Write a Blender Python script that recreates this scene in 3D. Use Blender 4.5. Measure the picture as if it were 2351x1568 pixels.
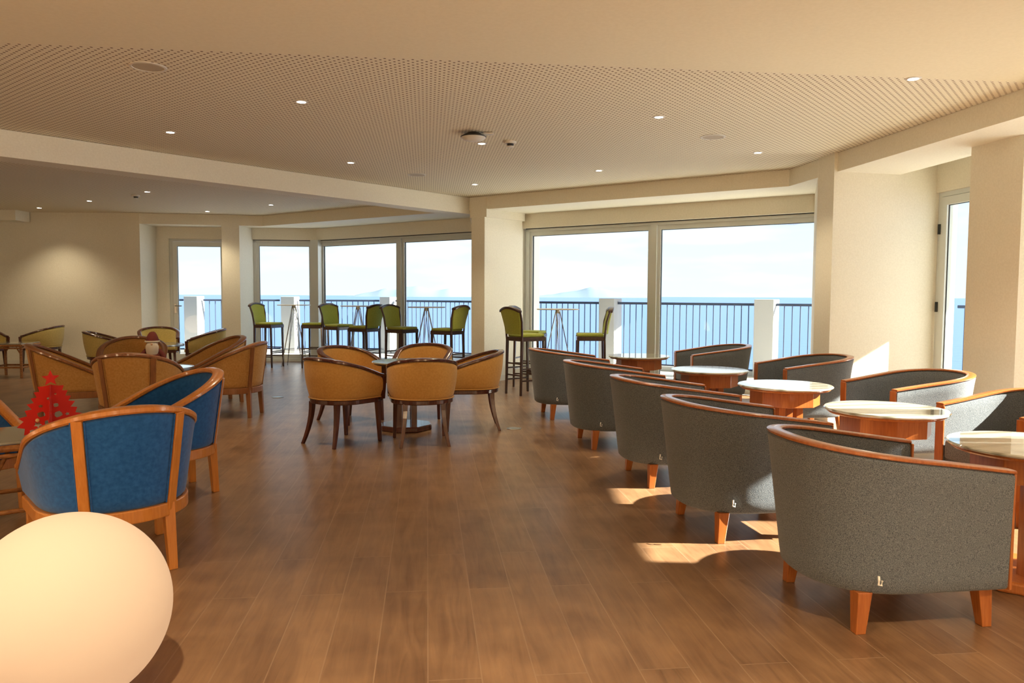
import bpy, bmesh, math, random
from mathutils import Vector, Matrix
random.seed(7)
S = bpy.context.scene
C = S.collection
for o in list(bpy.data.objects): bpy.data.objects.remove(o)
PI = math.pi

# ------------------------------------------------------------------ camera, sky, sun, exposure
cd = bpy.data.cameras.new('camera'); cam = bpy.data.objects.new('camera', cd); C.objects.link(cam)
FPX = 1740.0
cd.sensor_width = 36.0; cd.lens = 36.0 * FPX / 2351.0; cd.clip_end = 200000; cd.clip_start = 0.05
pitch = math.atan((784 - 679.3) / FPX); roll = math.atan(0.0046)
cam.matrix_world = Matrix.Translation((0, 0, 1.35)) @ Matrix.Rotation(PI/2 - pitch, 4, 'X') @ Matrix.Rotation(roll, 4, 'Z')
S.camera = cam
S.view_settings.view_transform = 'Standard'; S.view_settings.look = 'None'
S.view_settings.gamma = 1.0; S.view_settings.use_curve_mapping = False
S.view_settings.exposure = 1.0

def nd(nt, t, **kw):
    n = nt.nodes.new(t)
    for k, v in kw.items(): setattr(n, k, v)
    return n
W = bpy.data.worlds.new('sky'); S.world = W; W.use_nodes = True
nt = W.node_tree; nt.nodes.clear()
out = nd(nt, 'ShaderNodeOutputWorld'); bg = nd(nt, 'ShaderNodeBackground'); tc = nd(nt, 'ShaderNodeTexCoord')
sp = nd(nt, 'ShaderNodeSeparateXYZ'); nt.links.new(tc.outputs['Generated'], sp.inputs[0])
rp = nd(nt, 'ShaderNodeValToRGB'); nt.links.new(sp.outputs['Z'], rp.inputs[0])
e = rp.color_ramp.elements
e[0].position = 0.0; e[0].color = (.78, .91, 1.0, 1)
e[1].position = 1.0; e[1].color = (.22, .45, .85, 1)
x = e.new(.08); x.color = (.74, .91, 1.0, 1)
x = e.new(.17); x.color = (.46, .76, 1.0, 1)
mp = nd(nt, 'ShaderNodeMapping'); mp.inputs['Scale'].default_value = (3, 3, 16)
nz = nd(nt, 'ShaderNodeTexNoise'); nz.inputs['Scale'].default_value = 1.6; nz.inputs['Detail'].default_value = 6
cr = nd(nt, 'ShaderNodeValToRGB'); cr.color_ramp.elements[0].position = .47; cr.color_ramp.elements[1].position = .72
mx = nd(nt, 'ShaderNodeMixRGB'); mx.inputs[2].default_value = (.98, .98, .97, 1)
nt.links.new(tc.outputs['Generated'], mp.inputs[0]); nt.links.new(mp.outputs[0], nz.inputs[0]); nt.links.new(nz.outputs[0], cr.inputs[0])
nt.links.new(cr.outputs[0], mx.inputs[0]); nt.links.new(rp.outputs[0], mx.inputs[1]); nt.links.new(mx.outputs[0], bg.inputs[0])
bg.inputs[1].default_value = 0.66
nt.links.new(bg.outputs[0], out.inputs[0])

sd = bpy.data.lights.new('sun', 'SUN'); sun = bpy.data.objects.new('sun', sd); C.objects.link(sun)
sd.energy = 20.0; sd.angle = math.radians(.55); sd.color = (1.0, .92, .78)
SUNV = Vector((math.cos(math.radians(28.6)), -.045, math.sin(math.radians(28.6))))
sun.rotation_euler = SUNV.to_track_quat('Z', 'Y').to_euler()

# ------------------------------------------------------------------ materials
def mat(name, col, rough=.5, metal=0, spec=None, coat=0, emit=None, es=1):
    m = bpy.data.materials.new(name); m.use_nodes = True
    b = m.node_tree.nodes['Principled BSDF']
    b.inputs['Base Color'].default_value = (*col, 1); b.inputs['Roughness'].default_value = rough
    b.inputs['Metallic'].default_value = metal
    if spec is not None: b.inputs['Specular IOR Level'].default_value = spec
    if coat: b.inputs['Coat Weight'].default_value = coat; b.inputs['Coat Roughness'].default_value = .08
    if emit: b.inputs['Emission Color'].default_value = (*emit, 1); b.inputs['Emission Strength'].default_value = es
    return m
def noisy(m, c1, c2, scale, bump=0, stretch=(1,1,1), detail=4, lo=.35, hi=.65, coord='Object', dist=0):
    nt = m.node_tree; b = nt.nodes['Principled BSDF']
    tc = nd(nt, 'ShaderNodeTexCoord'); mp = nd(nt, 'ShaderNodeMapping'); mp.inputs['Scale'].default_value = stretch
    nz = nd(nt, 'ShaderNodeTexNoise'); nz.inputs['Scale'].default_value = scale; nz.inputs['Detail'].default_value = detail
    nz.inputs['Distortion'].default_value = dist
    cr = nd(nt, 'ShaderNodeValToRGB'); cr.color_ramp.elements[0].position = lo; cr.color_ramp.elements[1].position = hi
    cr.color_ramp.elements[0].color = (*c1, 1); cr.color_ramp.elements[1].color = (*c2, 1)
    nt.links.new(tc.outputs[coord], mp.inputs[0]); nt.links.new(mp.outputs[0], nz.inputs[0]); nt.links.new(nz.outputs[0], cr.inputs[0])
    nt.links.new(cr.outputs[0], b.inputs['Base Color'])
    if bump:
        bp = nd(nt, 'ShaderNodeBump'); bp.inputs['Strength'].default_value = bump; bp.inputs['Distance'].default_value = .004
        nt.links.new(nz.outputs[0], bp.inputs['Height']); nt.links.new(bp.outputs[0], b.inputs['Normal'])
    return m
M = {}
M['wall'] = noisy(mat('wall_paint', (.82,.79,.67), .75), (.79,.76,.64), (.84,.81,.69), 60, .1)
M['ceil'] = noisy(mat('ceiling_paint', (.84,.78,.60), .8), (.81,.75,.57), (.84,.78,.60), 40, .05)
M['white'] = mat('white_render', (.36,.37,.38), .8)
M['frame'] = mat('window_aluminium', (.66,.70,.68), .4, .1)
M['gasket'] = mat('black_gasket', (.015,.018,.02), .6)
M['base'] = mat('skirting', (.72,.70,.62), .5)
def wood(name, c1, c2, rough=.28, coat=.4):
    return noisy(mat(name, c1, rough, coat=coat), c1, c2, 6, .03, (1.2, 1.2, 12) if False else (14, 14, 1.2), 5, .3, .7, dist=.4)
M['cherry'] = wood('cherry_wood', (.34,.095,.02), (.46,.15,.035))
M['honey'] = wood('honey_wood', (.50,.17,.025), (.62,.24,.045), .3)
M['walnut'] = wood('dark_walnut', (.055,.014,.010), (.10,.028,.018), .22)
M['midwood'] = wood('amber_wood', (.20,.07,.02), (.30,.11,.03), .35)
M['stoolwood'] = wood('espresso_wood', (.035,.015,.012), (.07,.03,.02), .35)
def fabric(name, c1, c2, scale=420, bump=.35):
    m = mat(name, c1, .95, spec=.15); noisy(m, c1, c2, scale, bump, detail=2, lo=.3, hi=.7)
    m.node_tree.nodes['Principled BSDF'].inputs['Sheen Weight'].default_value = .25
    return m
M['grey'] = fabric('grey_tweed', (.05,.065,.085), (.22,.245,.265), 300, .6)
M['gold'] = fabric('gold_velvet', (.52,.275,.075), (.60,.33,.095), 60, .1)
M['tan'] = fabric('tan_velvet', (.44,.22,.06), (.54,.29,.09), 60, .1)
M['straw'] = fabric('straw_velvet', (.50,.40,.14), (.60,.48,.18), 60, .1)
M['blue'] = fabric('blue_velvet', (.012,.085,.29), (.022,.125,.40), 50, .1)
M['green'] = fabric('green_velvet', (.33,.38,.07), (.41,.46,.09), 80, .1)
M['metal'] = mat('brushed_steel', (.45,.45,.44), .3, 1)
M['dark'] = mat('dark_plastic', (.02,.02,.02), .5)
M['railing'] = mat('navy_rail_paint', (.03,.045,.085), .45)
M['plastic'] = mat('white_plastic', (.72,.70,.64), .5)
M['lens'] = mat('lamp_lens', (1,1,1), .4, emit=(1,.93,.82), es=14)
M['cushion_tag'] = mat('cotton_tag', (.85,.83,.78), .8)
M['cane'] = noisy(mat('cane', (.30,.12,.035), .4), (.22,.08,.02), (.40,.17,.05), 30, .3, (1,1,3))
M['red'] = mat('red_felt', (.62,.014,.006), .75)
M['cream'] = mat('cream_trim', (.8,.6,.3), .6)
M['stone'] = noisy(mat('grey_glass_top', (.30,.31,.27), .12, coat=1), (.24,.25,.22), (.36,.37,.32), 5)
M['beard'] = mat('white_wool', (.55,.48,.40), .95)
M['maroon'] = mat('maroon_cloth', (.13,.02,.015), .9)
M['skin'] = mat('painted_face', (.62,.35,.22), .7)
M['tile'] = noisy(mat('balcony_tile', (.70,.68,.63), .6), (.66,.64,.59), (.74,.72,.67), 3)
M['globe'] = mat('lit_globe', (.35,.30,.24), .9, spec=.05, emit=(1.0,.60,.34), es=.29)
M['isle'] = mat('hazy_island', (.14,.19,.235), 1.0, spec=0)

# marble table top, veined
m = mat('veined_marble', (.7,.72,.66), .08, coat=1); M['marble'] = m; nt = m.node_tree; b = nt.nodes['Principled BSDF']
tc = nd(nt, 'ShaderNodeTexCoord'); b.inputs['Coat Roughness'].default_value = .03; wv = nd(nt, 'ShaderNodeTexWave'); wv.inputs['Scale'].default_value = 2.2; wv.inputs['Distortion'].default_value = 3.5
wv.inputs['Detail'].default_value = 4; wv.inputs['Detail Scale'].default_value = 1.2; wv.bands_direction = 'Y'
cr = nd(nt, 'ShaderNodeValToRGB'); cr.color_ramp.elements[0].color = (.28,.29,.24,1); cr.color_ramp.elements[1].color = (.56,.58,.53,1); cr.color_ramp.elements[1].position = .45
nt.links.new(tc.outputs['Object'], wv.inputs[0]); nt.links.new(wv.outputs[0], cr.inputs[0]); nt.links.new(cr.outputs[0], b.inputs['Base Color'])

# window glass: clear pane with a faint reflection
m = bpy.data.materials.new('clear_glass'); m.use_nodes = True; M['glass'] = m; nt = m.node_tree; nt.nodes.clear()
o_ = nd(nt, 'ShaderNodeOutputMaterial'); t_ = nd(nt, 'ShaderNodeBsdfTransparent'); g_ = nd(nt, 'ShaderNodeBsdfGlossy'); x_ = nd(nt, 'ShaderNodeMixShader')
t_.inputs[0].default_value = (.97,.985,.98,1); g_.inputs['Roughness'].default_value = .02; x_.inputs[0].default_value = .004
nt.links.new(t_.outputs[0], x_.inputs[1]); nt.links.new(g_.outputs[0], x_.inputs[2]); nt.links.new(x_.outputs[0], o_.inputs[0])

AX = math.atan2(195, 1740)      # the building's long axis leans this far left of straight ahead
def math_node(nt, op, a=None, b=None):
    n = nd(nt, 'ShaderNodeMath', operation=op)
    for i, v in enumerate((a, b)):
        if v is None: continue
        if isinstance(v, (int, float)): n.inputs[i].default_value = v
        else: nt.links.new(v, n.inputs[i])
    return n.outputs[0]
# floor: wide oak-look planks
m = mat('oak_plank_floor', (.2,.12,.07), .33, spec=.5); M['floor'] = m; nt = m.node_tree; b = nt.nodes['Principled BSDF']
tc = nd(nt, 'ShaderNodeTexCoord'); mp = nd(nt, 'ShaderNodeMapping'); mp.inputs['Rotation'].default_value = (0,0,-AX - PI/2)
nt.links.new(tc.outputs['Object'], mp.inputs[0])
br = nd(nt, 'ShaderNodeTexBrick'); br.inputs['Scale'].default_value = 1; br.inputs['Brick Width'].default_value = 1.3; br.inputs['Row Height'].default_value = .19
br.inputs['Mortar Size'].default_value = .0026; br.inputs['Mortar Smooth'].default_value = .2; br.offset = .37
br.inputs['Color1'].default_value = (.0,.0,.0,1); br.inputs['Color2'].default_value = (1,1,1,1); br.inputs['Mortar'].default_value = (.5,.5,.5,1)
nt.links.new(mp.outputs[0], br.inputs[0])
mp2 = nd(nt, 'ShaderNodeMapping'); mp2.inputs['Scale'].default_value = (1.6, 16, 1); nt.links.new(mp.outputs[0], mp2.inputs[0])
ad = nd(nt, 'ShaderNodeVectorMath', operation='ADD'); nt.links.new(mp2.outputs[0], ad.inputs[0])
sc = nd(nt, 'ShaderNodeVectorMath', operation='SCALE'); sc.inputs['Scale'].default_value = 7; nt.links.new(br.outputs['Color'], sc.inputs[0]); nt.links.new(sc.outputs[0], ad.inputs[1])
n1 = nd(nt, 'ShaderNodeTexNoise'); n1.inputs['Scale'].default_value = 1.5; n1.inputs['Detail'].default_value = 8; n1.inputs['Distortion'].default_value = 1.2; nt.links.new(ad.outputs[0], n1.inputs[0])
n2 = nd(nt, 'ShaderNodeTexNoise'); n2.inputs['Scale'].default_value = 4.0; n2.inputs['Detail'].default_value = 7; nt.links.new(mp.outputs[0], n2.inputs[0])
f1 = math_node(nt, 'MULTIPLY', n1.outputs[0], .42); f2 = math_node(nt, 'MULTIPLY', n2.outputs[0], .48)
f3 = math_node(nt, 'MULTIPLY', br.outputs['Color'], .10); f = math_node(nt, 'ADD', math_node(nt, 'ADD', f1, f2), f3)
cr = nd(nt, 'ShaderNodeValToRGB'); cr.color_ramp.elements[0].position = .30; cr.color_ramp.elements[1].position = .70
cr.color_ramp.elements[0].color = (.125,.062,.030,1); cr.color_ramp.elements[1].color = (.32,.182,.092,1)
nt.links.new(f, cr.inputs[0])
mm = nd(nt, 'ShaderNodeMixRGB'); mm.inputs[2].default_value = (.42,.29,.19,1); nt.links.new(math_node(nt, 'MULTIPLY', br.outputs['Fac'], .35), mm.inputs[0]); nt.links.new(cr.outputs[0], mm.inputs[1])
nt.links.new(mm.outputs[0], b.inputs['Base Color'])
bp = nd(nt, 'ShaderNodeBump'); bp.inputs['Strength'].default_value = .25; bp.inputs['Distance'].default_value = .003; nt.links.new(n1.outputs[0], bp.inputs['Height']); nt.links.new(bp.outputs[0], b.inputs['Normal'])

# perforated acoustic board: staggered round holes
m = mat('perforated_board', (.8,.74,.6), .8); M['perf'] = m; nt = m.node_tree; b = nt.nodes['Principled BSDF']
tc = nd(nt, 'ShaderNodeTexCoord'); mp = nd(nt, 'ShaderNodeMapping'); mp.inputs['Rotation'].default_value = (0,0,-AX)
mp.inputs['Scale'].default_value = (1/.060, 1/.060, 1)
nt.links.new(tc.outputs['Object'], mp.inputs[0]); sp = nd(nt, 'ShaderNodeSeparateXYZ'); nt.links.new(mp.outputs[0], sp.inputs[0])
def holes(off):
    fx = math_node(nt, 'SUBTRACT', math_node(nt, 'FRACT', math_node(nt, 'ADD', sp.outputs['X'], 500 + off)), .5)
    fy = math_node(nt, 'SUBTRACT', math_node(nt, 'FRACT', math_node(nt, 'ADD', sp.outputs['Y'], 500 + off)), .5)
    d = math_node(nt, 'ADD', math_node(nt, 'MULTIPLY', fx, fx), math_node(nt, 'MULTIPLY', fy, fy))
    return math_node(nt, 'LESS_THAN', d, .15**2)
h = math_node(nt, 'MAXIMUM', holes(0), holes(.5))
mm = nd(nt, 'ShaderNodeMixRGB'); mm.inputs[1].default_value = (.82,.76,.60,1); mm.inputs[2].default_value = (.20,.135,.075,1)
nt.links.new(h, mm.inputs[0]); nt.links.new(mm.outputs[0], b.inputs['Base Color'])

# sea
m = mat('sea_water', (.055,.11,.27), .3, spec=.4); M['sea'] = m; nt = m.node_tree; b = nt.nodes['Principled BSDF']
tc = nd(nt, 'ShaderNodeTexCoord'); n1 = nd(nt, 'ShaderNodeTexNoise'); n1.inputs['Scale'].default_value = .25; n1.inputs['Detail'].default_value = 6
mp = nd(nt, 'ShaderNodeMapping'); mp.inputs['Scale'].default_value = (.35, 1, 1); nt.links.new(tc.outputs['Object'], mp.inputs[0]); nt.links.new(mp.outputs[0], n1.inputs[0])
bp = nd(nt, 'ShaderNodeBump'); bp.inputs['Strength'].default_value = .8; bp.inputs['Distance'].default_value = 1.0
nt.links.new(n1.outputs[0], bp.inputs['Height']); nt.links.new(bp.outputs[0], b.inputs['Normal'])

# ------------------------------------------------------------------ mesh helpers
class MB:
    def __init__(s): s.v = []; s.f = []
    def add(s, vs, fs):
        k = len(s.v); s.v += [tuple(v) for v in vs]; s.f += [[i + k for i in f] for f in fs]; return s
    def box(s, x0, x1, y0, y1, z0, z1):
        return s.add([(x0,y0,z0),(x1,y0,z0),(x1,y1,z0),(x0,y1,z0),(x0,y0,z1),(x1,y0,z1),(x1,y1,z1),(x0,y1,z1)],
                     [(3,2,1,0),(4,5,6,7),(0,1,5,4),(1,2,6,5),(2,3,7,6),(3,0,4,7)])
    def prism(s, poly, z0, z1):
        n = len(poly); a = sum(poly[i][0]*poly[(i+1)%n][1]-poly[(i+1)%n][0]*poly[i][1] for i in range(n))
        if a < 0: poly = poly[::-1]
        vs = [(p[0],p[1],z0) for p in poly] + [(p[0],p[1],z1) for p in poly]
        return s.add(vs, [list(range(n))[::-1], list(range(n,2*n))] + [(i,(i+1)%n,n+(i+1)%n,n+i) for i in range(n)])
    def slab(s, p, q, z0, z1, t0, t1):      # a wall strip along p->q, from t0 to t1 to the LEFT of p->q
        d = Vector((q[0]-p[0], q[1]-p[1])).normalized(); n = Vector((-d.y, d.x))
        return s.prism([(p[0]+n.x*t0,p[1]+n.y*t0),(q[0]+n.x*t0,q[1]+n.y*t0),(q[0]+n.x*t1,q[1]+n.y*t1),(p[0]+n.x*t1,p[1]+n.y*t1)], z0, z1)
    def bar(s, a, b, w, h=None, n=4, w2=None, up=(0,0,1)):
        a, b = Vector(a), Vector(b); h = h or w; d = (b-a).normalized(); u = Vector(up)
        if abs(d.dot(u)) > .98: u = Vector((1,0,0))
        x = d.cross(u).normalized(); y = x.cross(d)
        k = 1 if w2 is None else w2 / w
        vs = []
        for p, q in ((a, 1), (b, k)):
            for i in range(n):
                if n == 4: c, e_ = ((-1,-1),(1,-1),(1,1),(-1,1))[i]; c *= .5; e_ *= .5
                else: c, e_ = .5*math.cos(2*PI*i/n), .5*math.sin(2*PI*i/n)
                vs.append(p + x*(c*w*q) + y*(e_*h*q))
        return s.add(vs, [list(range(n)), list(range(2*n-1, n-1, -1))] + [(i, n+i, n+(i+1)%n, (i+1)%n) for i in range(n)])
    def tube(s, pts, r, n=8, closed=False):
        pts = [Vector(p) for p in pts]; N = len(pts); rings = []
        for i, p in enumerate(pts):
            a = pts[(i-1) % N] if closed or i else p; c = pts[(i+1) % N] if closed or i < N-1 else p
            d = (c-a).normalized(); u = Vector((0,0,1)) if abs(d.z) < .95 else Vector((1,0,0))
            x = d.cross(u).normalized(); y = x.cross(d); ri = r[i] if isinstance(r, (list, tuple)) else r
            rings.append([p + x*(ri*math.cos(2*PI*k/n)) + y*(ri*math.sin(2*PI*k/n)) for k in range(n)])
        vs = [v for g in rings for v in g]; fs = []
        for i in range(N if closed else N-1):
            j = (i+1) % N
            fs += [(i*n+k, j*n+k, j*n+(k+1)%n, i*n+(k+1)%n) for k in range(n)]
        if not closed: fs += [list(range(n)), list(range(N*n-1, (N-1)*n-1, -1))]
        return s.add(vs, fs)
    def lathe(s, prof, n=32, c=(0,0)):
        vs = []; fs = []; K = len(prof)
        for k in range(n):
            a = 2*PI*k/n
            vs += [(c[0]+r*math.cos(a), c[1]+r*math.sin(a), z) for r, z in prof]
        for k in range(n):
            j = (k+1) % n
            fs += [(k*K+i, j*K+i, j*K+i+1, k*K+i+1) for i in range(K-1)]
        return s.add(vs, fs)
    def grid(s, rows, closed_u=False):       # rows of equal length
        n = len(rows[0]); vs = [p for r in rows for p in r]; fs = []
        for i in range(len(rows)-1):
            for k in range(n if closed_u else n-1):
                fs.append((i*n+k, i*n+(k+1)%n, (i+1)*n+(k+1)%n, (i+1)*n+k))
        return s.add(vs, fs)
    def build(s, name, m, parent=None, smooth=None, bevel=0, seg=2, merge=True):
        me = bpy.data.meshes.new(name); bm = bmesh.new()
        vv = [bm.verts.new(v) for v in s.v]
        for f in s.f:
            if len(set(f)) < 3: continue
            try: bm.faces.new([vv[i] for i in f])
            except ValueError: pass
        if merge: bmesh.ops.remove_doubles(bm, verts=bm.verts, dist=1e-5)
        bmesh.ops.recalc_face_normals(bm, faces=bm.faces)
        if bevel:
            es = [e_ for e_ in bm.edges if len(e_.link_faces) == 2 and e_.calc_face_angle(0) > .5]
            bmesh.ops.bevel(bm, geom=es, offset=bevel, segments=seg, affect='EDGES', clamp_overlap=True, profile=.5)
        if smooth is not None:
            for f in bm.faces: f.smooth = True
            for e_ in bm.edges:
                if len(e_.link_faces) == 2 and e_.calc_face_angle(0) > smooth: e_.smooth = False
        bm.to_mesh(me); bm.free()
        o = bpy.data.objects.new(name, me); C.objects.link(o)
        me.materials.append(M[m] if isinstance(m, str) else m)
        if parent: o.parent = parent
        return o
def tag(o, label=None, cat=None, group=None, kind=None):
    for k, v in (('label', label), ('category', cat), ('group', group), ('kind', kind)):
        if v: o[k] = v
    return o
def thing(name, label, cat, loc=(0,0,0), rz=0, group=None):
    o = bpy.data.objects.new(name, None); C.objects.link(o); o.location = loc; o.rotation_euler = (0,0,rz)
    o.empty_display_size = .1
    return tag(o, label, cat, group)
def struct(o): o['kind'] = 'structure'; return o
def kids(o): return [c for c in bpy.data.objects if c.parent == o]
def dup(o, parent=None):
    c = o.copy(); C.objects.link(c)
    if parent: c.parent = parent
    for k in kids(o): dup(k, c)
    return c
def place(proto, used, loc, rz, label, group=None):
    o = proto if not used else dup(proto)
    o.location = loc; o.rotation_euler = (0,0,rz); o['label'] = label
    if group: o['group'] = group
    return o

# ------------------------------------------------------------------ the building
HC, HS, HD = 2.88, 2.68, 2.45        # ceiling, window soffit, window head
g = Vector((.118, -.993))            # along the right-hand front
A0 = (-3.95, 15.35); a = Vector((.8204, -.5718)); na = Vector((.5718, .8204))   # long sea front
def onA(x): return (x, A0[1] + (x - A0[0]) * a.y / a.x)
R0 = (4.66, 8.42)
def onR(y): return (R0[0] + (R0[1] - y) * .1188, y)
BACK = -4.7; LEFT = -10.6
Q = [(-7.05,14.42), (-5.60,14.68), (-4.85,14.82), (3.32,9.2), (4.93,BACK)]

floor_poly = [(LEFT,BACK), (onR(BACK)[0]+.3,BACK), (R0[0]+.3,8.4), (4.8,9.6), onA(4.4), (A0[0]+.1,15.65), (-5.2,15.5), (-7.1,15.3), (-7.1,14.4), (LEFT,14.4)]
struct(MB().prism(floor_poly, -.12, 0).build('floor', 'floor'))
# main ceiling: plain gypsum near the camera, perforated board beyond
F0, F1 = (-11.0, 3.86), (5.2, 5.66)
struct(MB().prism([(LEFT-.2,BACK-.2),(6.0,BACK-.2),(6.0,5.745),(-11.0,3.86)], HC, HC+.12).build('ceiling', 'ceil'))
struct(MB().prism([(-11.0,3.86),(6.0,5.745),(6.0,16.2),(-11.0,16.2)], HC, HC+.12).build('ceiling', 'perf'))
# soffit over the windows: its inner face is the drop beam
sof = [Q[0], Q[1], Q[2], Q[3], Q[4], (5.85,BACK), (onR(6.85)[0]-.06,6.25), (4.33,6.85), (4.2,8.31), (4.5,9.45), onA(4.3), (A0[0],15.4), (-5.2,15.25), (-7.05,15.05)]
struct(MB().prism([(x,y) for x,y in sof], HS, HC-.002).build('ceiling', 'wall'))
# diagonal beam across the ceiling
L0, L1 = (-4.764,7.144), (-.62,12.02); dL = (Vector(L1)-Vector(L0)).normalized()
L00 = (L0[0]-dL.x*8, L0[1]-dL.y*8)
struct(MB().slab(L00, L1, 2.625, HC-.004, 0, .32).build('trim_1', 'wall'))
# dropped box over the pier
struct(MB().prism([(-.665,11.91),(-.43,11.755),(-.40,11.74),(.20,12.36),(.20,12.62),(-.1,13.6),(-.7,13.1)], 2.56, HC-.006).build('trim_2', 'wall'))
# small beam stub on the far left
struct(MB().prism([(LEFT,13.9),(-9.08,13.95),(-9.08,14.36),(LEFT,14.36)], 2.69, HC-.001).build('trim_3', 'wall'))

# walls
struct(MB().prism([(LEFT-.2,14.35),(-7.13,14.42),(-7.05,14.42),(-7.03,15.0),(-7.03,15.4),(LEFT-.2,15.3)], 0, HC+.1).build('wall_far_left', 'wall'))
struct(MB().prism([(LEFT-.2,BACK-.2),(LEFT,BACK-.2),(LEFT,14.4),(LEFT-.2,14.4)], -.1, HC+.1).build('wall_left', 'wall'))
struct(MB().prism([(LEFT,BACK-.2),(6.2,BACK-.2),(6.2,BACK),(LEFT,BACK)], -.1, HC+.1).build('wall_back', 'wall'))
# pier between far door and first bay, pier between the bays, corner pier, right-hand piers
struct(MB().prism([(-5.60,14.68),(-5.28,14.74),(-5.2,15.25),(-5.19,15.6),(-5.66,15.52),(-5.66,15.1)], -.05, HC).build('wall_pier', 'wall'))
struct(MB().prism([(-.64,11.90),(-.43,11.76),(.15,12.40),(.17,12.50),(.28,12.66),(.36,12.72),(.47,13.15),(-.1,13.6),(-.62,13.03)], -.05, 2.56).build('wall_pier', 'wall'))
struct(MB().prism([(3.37,8.46),(3.405,8.12),(4.2,8.31),(4.66,8.42),(4.69,8.42),(4.95,8.5),(5.0,9.45),(4.62,9.75),(3.92,9.93)], -.05, HC).build('wall_pier', 'wall'))
struct(MB().prism([(4.06,6.8),(4.16,6.25),onR(6.2),(onR(6.2)[0]+.28,6.2),(onR(6.85)[0]+.28,6.85),onR(6.85)], -.05, HC).build('wall_pier', 'wall'))
struct(MB().prism([(4.49,3.42),(4.86,.45),(onR(.45)[0]+.28,.45),(onR(3.42)[0]+.28,3.42)], -.05, HC).build('wall_right', 'wall'))
struct(MB().prism([(5.1,-3.6),(5.2,BACK),(6.2,BACK),(6.2,-3.6)], -.05, HC).build('wall_right', 'wall'))
# wall above the glazing
def lintel(p, q, z0=HD, t=.3):
    return struct(MB().slab(p, q, z0, HC+.12, 0, t).build('wall_lintel', 'wall'))
lintel((-7.05,15.05), (-5.66,15.19)); lintel((-5.2,15.22), A0); lintel(A0, onA(4.62)); 
MBl = MB().slab(onR(6.84), onR(8.43), 2.50, HC+.12, -.28, 0); struct(MBl.build('wall_lintel', 'wall'))
MBl = MB().slab(onR(3.40), onR(6.22), 2.66, HC+.12, -.28, 0); struct(MBl.build('wall_lintel', 'wall'))
MBl = MB().slab(onR(-3.62), onR(.47), 2.64, HC+.12, -.28, 0); struct(MBl.build('wall_lintel', 'wall'))
# skirting
def skirt(p, q): struct(MB().slab(p, q, 0, .085, -.012, 0).build('baseboard_pier', 'base'))
skirt((-.43,11.76), (.15,12.40)); skirt((3.405,8.12), (4.66,8.42)); skirt((LEFT,14.35), (-7.06,14.42)); skirt((4.06,6.8), (4.16,6.25)); skirt((-.64,11.90), (-.43,11.76))
skirt((4.49,3.42), (4.86,.45)); skirt((-5.60,14.68), (-5.28,14.74))

# windows: frame (with each leaf's sash), glass, gasket lines
WN = [0]
def window(p, q, z1, splits, off=.06, outward=1, name='window'):
    WN[0] += 1
    p, q = Vector(p), Vector(q); d = (q-p).normalized(); n = Vector((-d.y, d.x)) * outward; L = (q-p).length
    root = MB()
    def put(mb, s0, s1, z0, z1_, o0, o1):
        P0 = p + d*s0 + n*(off+o0); P1 = p + d*s1 + n*(off+o0); P2 = p + d*s1 + n*(off+o1); P3 = p + d*s0 + n*(off+o1)
        mb.prism([tuple(P0),tuple(P1),tuple(P2),tuple(P3)], z0, z1_)
    fr = MB(); put(fr, 0, L, z1-.05, z1, 0, .12); put(fr, 0, L, 0, .05, 0, .12); put(fr, 0, .055, 0, z1, 0, .12); put(fr, L-.055, L, 0, z1, 0, .12)
    for s in splits: put(fr, s-.05, s+.05, .05, z1-.05, -.01, .12)
    F = struct(fr.build('%s_%d' % (name, WN[0]), 'frame'))
    gk = MB(); put(gk, 0, L, z1-.012, z1+.004, -.012, .02)
    gk.build('gasket', 'gasket', F)
    edges = [.055] + [v for s in splits for v in (s-.05, s+.05)] + [L-.055]
    for i in range(0, len(edges), 2):
        s0, s1 = edges[i], edges[i+1]; sb = MB()
        for (x0, x1, y0, y1) in ((s0,s0+.05,.05,z1-.05),(s1-.05,s1,.05,z1-.05),(s0+.05,s1-.05,z1-.12,z1-.05),(s0+.05,s1-.05,.05,.14)):
            put(sb, x0, x1, y0, y1, .025, .085)
        SB = sb.build('sash', 'frame', F)
        k = MB()
        for (x0, x1, y0, y1) in ((s0+.05,s0+.057,.14,z1-.12),(s1-.057,s1-.05,.14,z1-.12),(s0+.057,s1-.057,z1-.127,z1-.12)): put(k, x0, x1, y0, y1, .04, .07)
        k.build('sash_seal', 'gasket', SB)
        gl = MB(); put(gl, s0+.05, s1-.05, .14, z1-.12, .052, .056); gl.build('pane', 'glass', SB)
    return F
window((-5.19,15.22), (-4.0,15.35), HD, [])
LA = (Vector(onA(-.62)) - Vector(A0)).length
window(A0, onA(-.62), HD, [LA*.545])
LB = (Vector(onA(4.2)) - Vector(onA(.19))).length
window(onA(.19), onA(4.0), HD, [2.26])
window(onR(3.43), onR(6.2), 2.66, [.98], outward=-1)
window(onR(-3.6), onR(.45), 2.64, [1.35, 2.7], outward=-1)
# corner post where two fronts meet
struct(MB().prism([(-4.06,15.30),(-3.90,15.27),(-3.82,15.42),(-3.92,15.58),(-4.06,15.52)], 0, HD).build('window_corner_post', 'frame'))

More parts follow.
